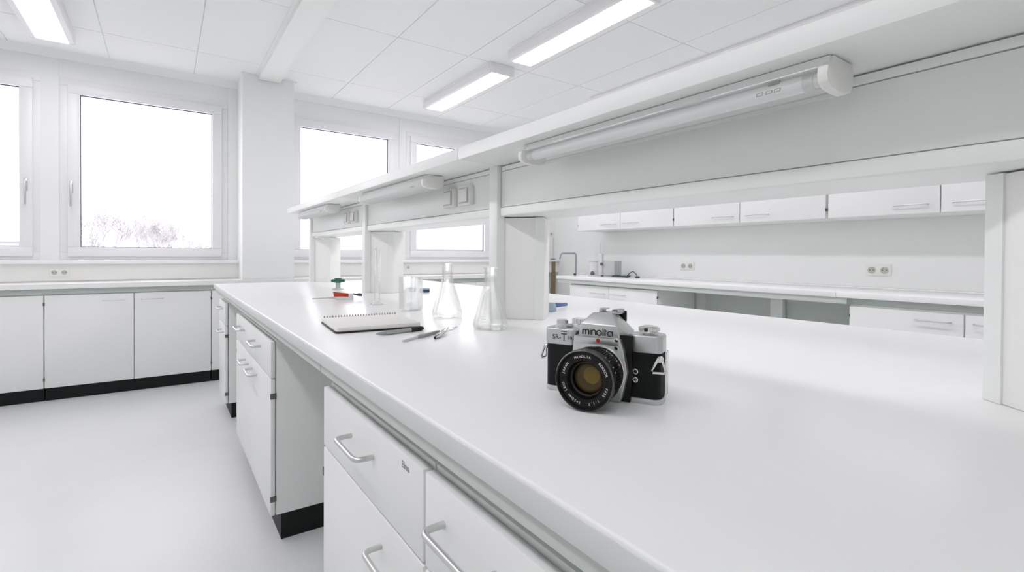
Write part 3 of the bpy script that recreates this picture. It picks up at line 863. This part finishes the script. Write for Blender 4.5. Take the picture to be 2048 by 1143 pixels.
for y_ in (-.3, .35):
    b = B(); b.tube([(-.25, y_, .0), (-.25, y_, .07)], .07, 12); b.build('foot', M['gask'], t)
dark = mat('dark_cable', (.05, .08, .09), .5)
org = (17.5, 15.5, zc)
b = B()
random.seed(3)
pts = []
for k in range(60):
    a = k * .42
    pts.append((.05 * math.sin(a * .7) + .16 * math.sin(a), .5 - k * .014 + .12 * math.cos(a), .035 + .04 * (1 + math.sin(a * 1.3)) * .5))
b.tube(pts, .028, 7)
b.tube([(.0, -.2, .06), (.05, -.35, .22), (.05, -.55, .3), (.02, -.75, .18), (-.02, -.85, .05)], .022, 7)
o = b.build('cable', dark, loc=(17.5, 15.9, zc))
tag(o, 'tangled dark cable lying on the right counter beside the grey device', 'cable')
b = B((17.5, 15.5, zc)); b.box(17.4, 17.55, 14.55, 14.72, zc + .005, zc + .09, .02); pl = b.build('plug', dark, o)

# strip of things in the far right corner
t = thing('wooden_board', 'narrow brown wooden board upright in the far right corner', 'board', (18.5, 22.2, FL))
b = B(); b.box(-.14, .0, -.06, .06, 0, -.22 - FL); b.box(0, .14, -.06, .06, 1.9, -.22 - FL); b.build('board', mat('brown_wood', (.23, .18, .10), .6, bump=.1, bscale=40), t)
b = B(); b.tube([(18.75, 22.5, 1.0), (18.7, 22.45, .3), (18.75, 22.4, -.4), (18.78, 22.4, -.95)], .015, 6)
o = b.build('cord', M['rail']); o.location = (0, 0, EYE * S); tag(o, 'thin pale cord hanging in the far right corner', 'cord')

# ------------------------------------------------------------------ outside
def tree(name, label, x, y, zb, h, seed, spread=.5, depth=6, r0=.3, wide=1.0):
    rnd = random.Random(seed)
    org = (x, y, zb)
    t = thing(name, label, 'tree', org, 0, 'frosted trees outside the windows')
    bt, bb = B(), B()
    def grow(p, d, L, r, lev):
        q = p + d * L
        mid = p + d * L * .5 + Vector((rnd.uniform(-1, 1), rnd.uniform(-1, 1), 0)) * L * .05
        (bt if lev < 2 else bb).tube([p, mid, q], r, 5, cap=False, radii=[r, r * .9, r * .78])
        if lev >= depth: return
        for k in range(2 if lev < 1 else 3):
            ax = Vector((rnd.uniform(-1, 1), rnd.uniform(-1, 1), rnd.uniform(-.3, .5))).normalized()
            nd = (d + ax * spread * rnd.uniform(.6, 1.5)).normalized()
            nd.z = abs(nd.z) * .9 + .12; nd.normalize()
            grow(p + (q - p) * rnd.uniform(.6, 1), nd, L * rnd.uniform(.62, .82), max(.045, r * .64), lev + 1)
    grow(Vector((0, 0, 0)), Vector((rnd.uniform(-.08, .08), 0, 1)), h * .27, r0, 0)
    top = max(v.co.z for v in bb.bm.verts)
    for q in (bt, bb):
        for v in q.bm.verts:
            v.co.z *= h / top
            v.co.x *= wide; v.co.y *= .6 * wide
    bt.build('trunk', M['snow'], t); bb.build('branches', M['snow'], t)


tree('bare_tree', 'tallest bare frosted tree at the left of the large window', -12.3, 150, -14, 26.5, 5, .5, r0=.5)
tree('bare_tree', 'smaller bare tree at the left edge of the large window', -16.2, 166, -14, 24, 8, .5, r0=.4)
tree('bare_tree', 'slim bare frosted tree in the middle of the large window', -5.2, 168, -14, 25, 12, .45, r0=.4, wide=.8)
tree('bare_tree', 'dense bushy frosted tree right of the middle of the large window', -.6, 184, -12, 24, 21, .75, 7, .42)
tree('bare_tree', 'low dense frosted tree at the right of the large window', 4.0, 202, -12, 22.5, 33, .8, 7, .42)
tree('bare_tree', 'lowest pale tree at the right edge of the large window', 9.0, 218, -12, 19.5, 41, .8, r0=.4)
t = thing('house', 'low distant building with snowy roof in the left window', 'building', (-26, 124, -14))
b = B(); b.box(-9, 6.5, 0, 14, 0, 15.8); b.build('facade', M['hazewall'], t)
b = B(); b.prism([(-.4, 15.8), (14.4, 15.8), (7, 17.1)], 'x', -9.4, 6.9); b.build('roof', M['snowroof'], t)
t = thing('house', 'long distant building with snowy roof in the rightmost window', 'building', (63, 124, -14))
b = B(); b.box(-12, 14, 0, 14, 0, 15.4); b.build('facade', M['hazewall'], t)
b = B(); b.prism([(-.4, 15.4), (14.4, 15.4), (7, 16.6)], 'x', -12.4, 14.4); b.build('roof', M['snowroof'], t)
b = B(); b.box(-400, 400, 30, 700, -16, -14); o = b.build('ground', M['snowroof']); o.location = (0, 0, EYE * S); struct(o)

# ------------------------------------------------------------------ light
w_ = bpy.data.worlds.new('overcast'); scn.world = w_; w_.use_nodes = True
bg = w_.node_tree.nodes['Background']; bg.inputs[0].default_value = (1, .965, 1, 1); bg.inputs[1].default_value = 3.6

scn.view_settings.view_transform = 'Standard'; scn.view_settings.look = 'None'
scn.view_settings.exposure = 0; scn.view_settings.gamma = 1
cy = scn.cycles
cy.max_bounces = 14; cy.diffuse_bounces = 8; cy.glossy_bounces = 6; cy.transmission_bounces = 14; cy.transparent_max_bounces = 16
cy.use_denoising = True
cy.sample_clamp_indirect = 6
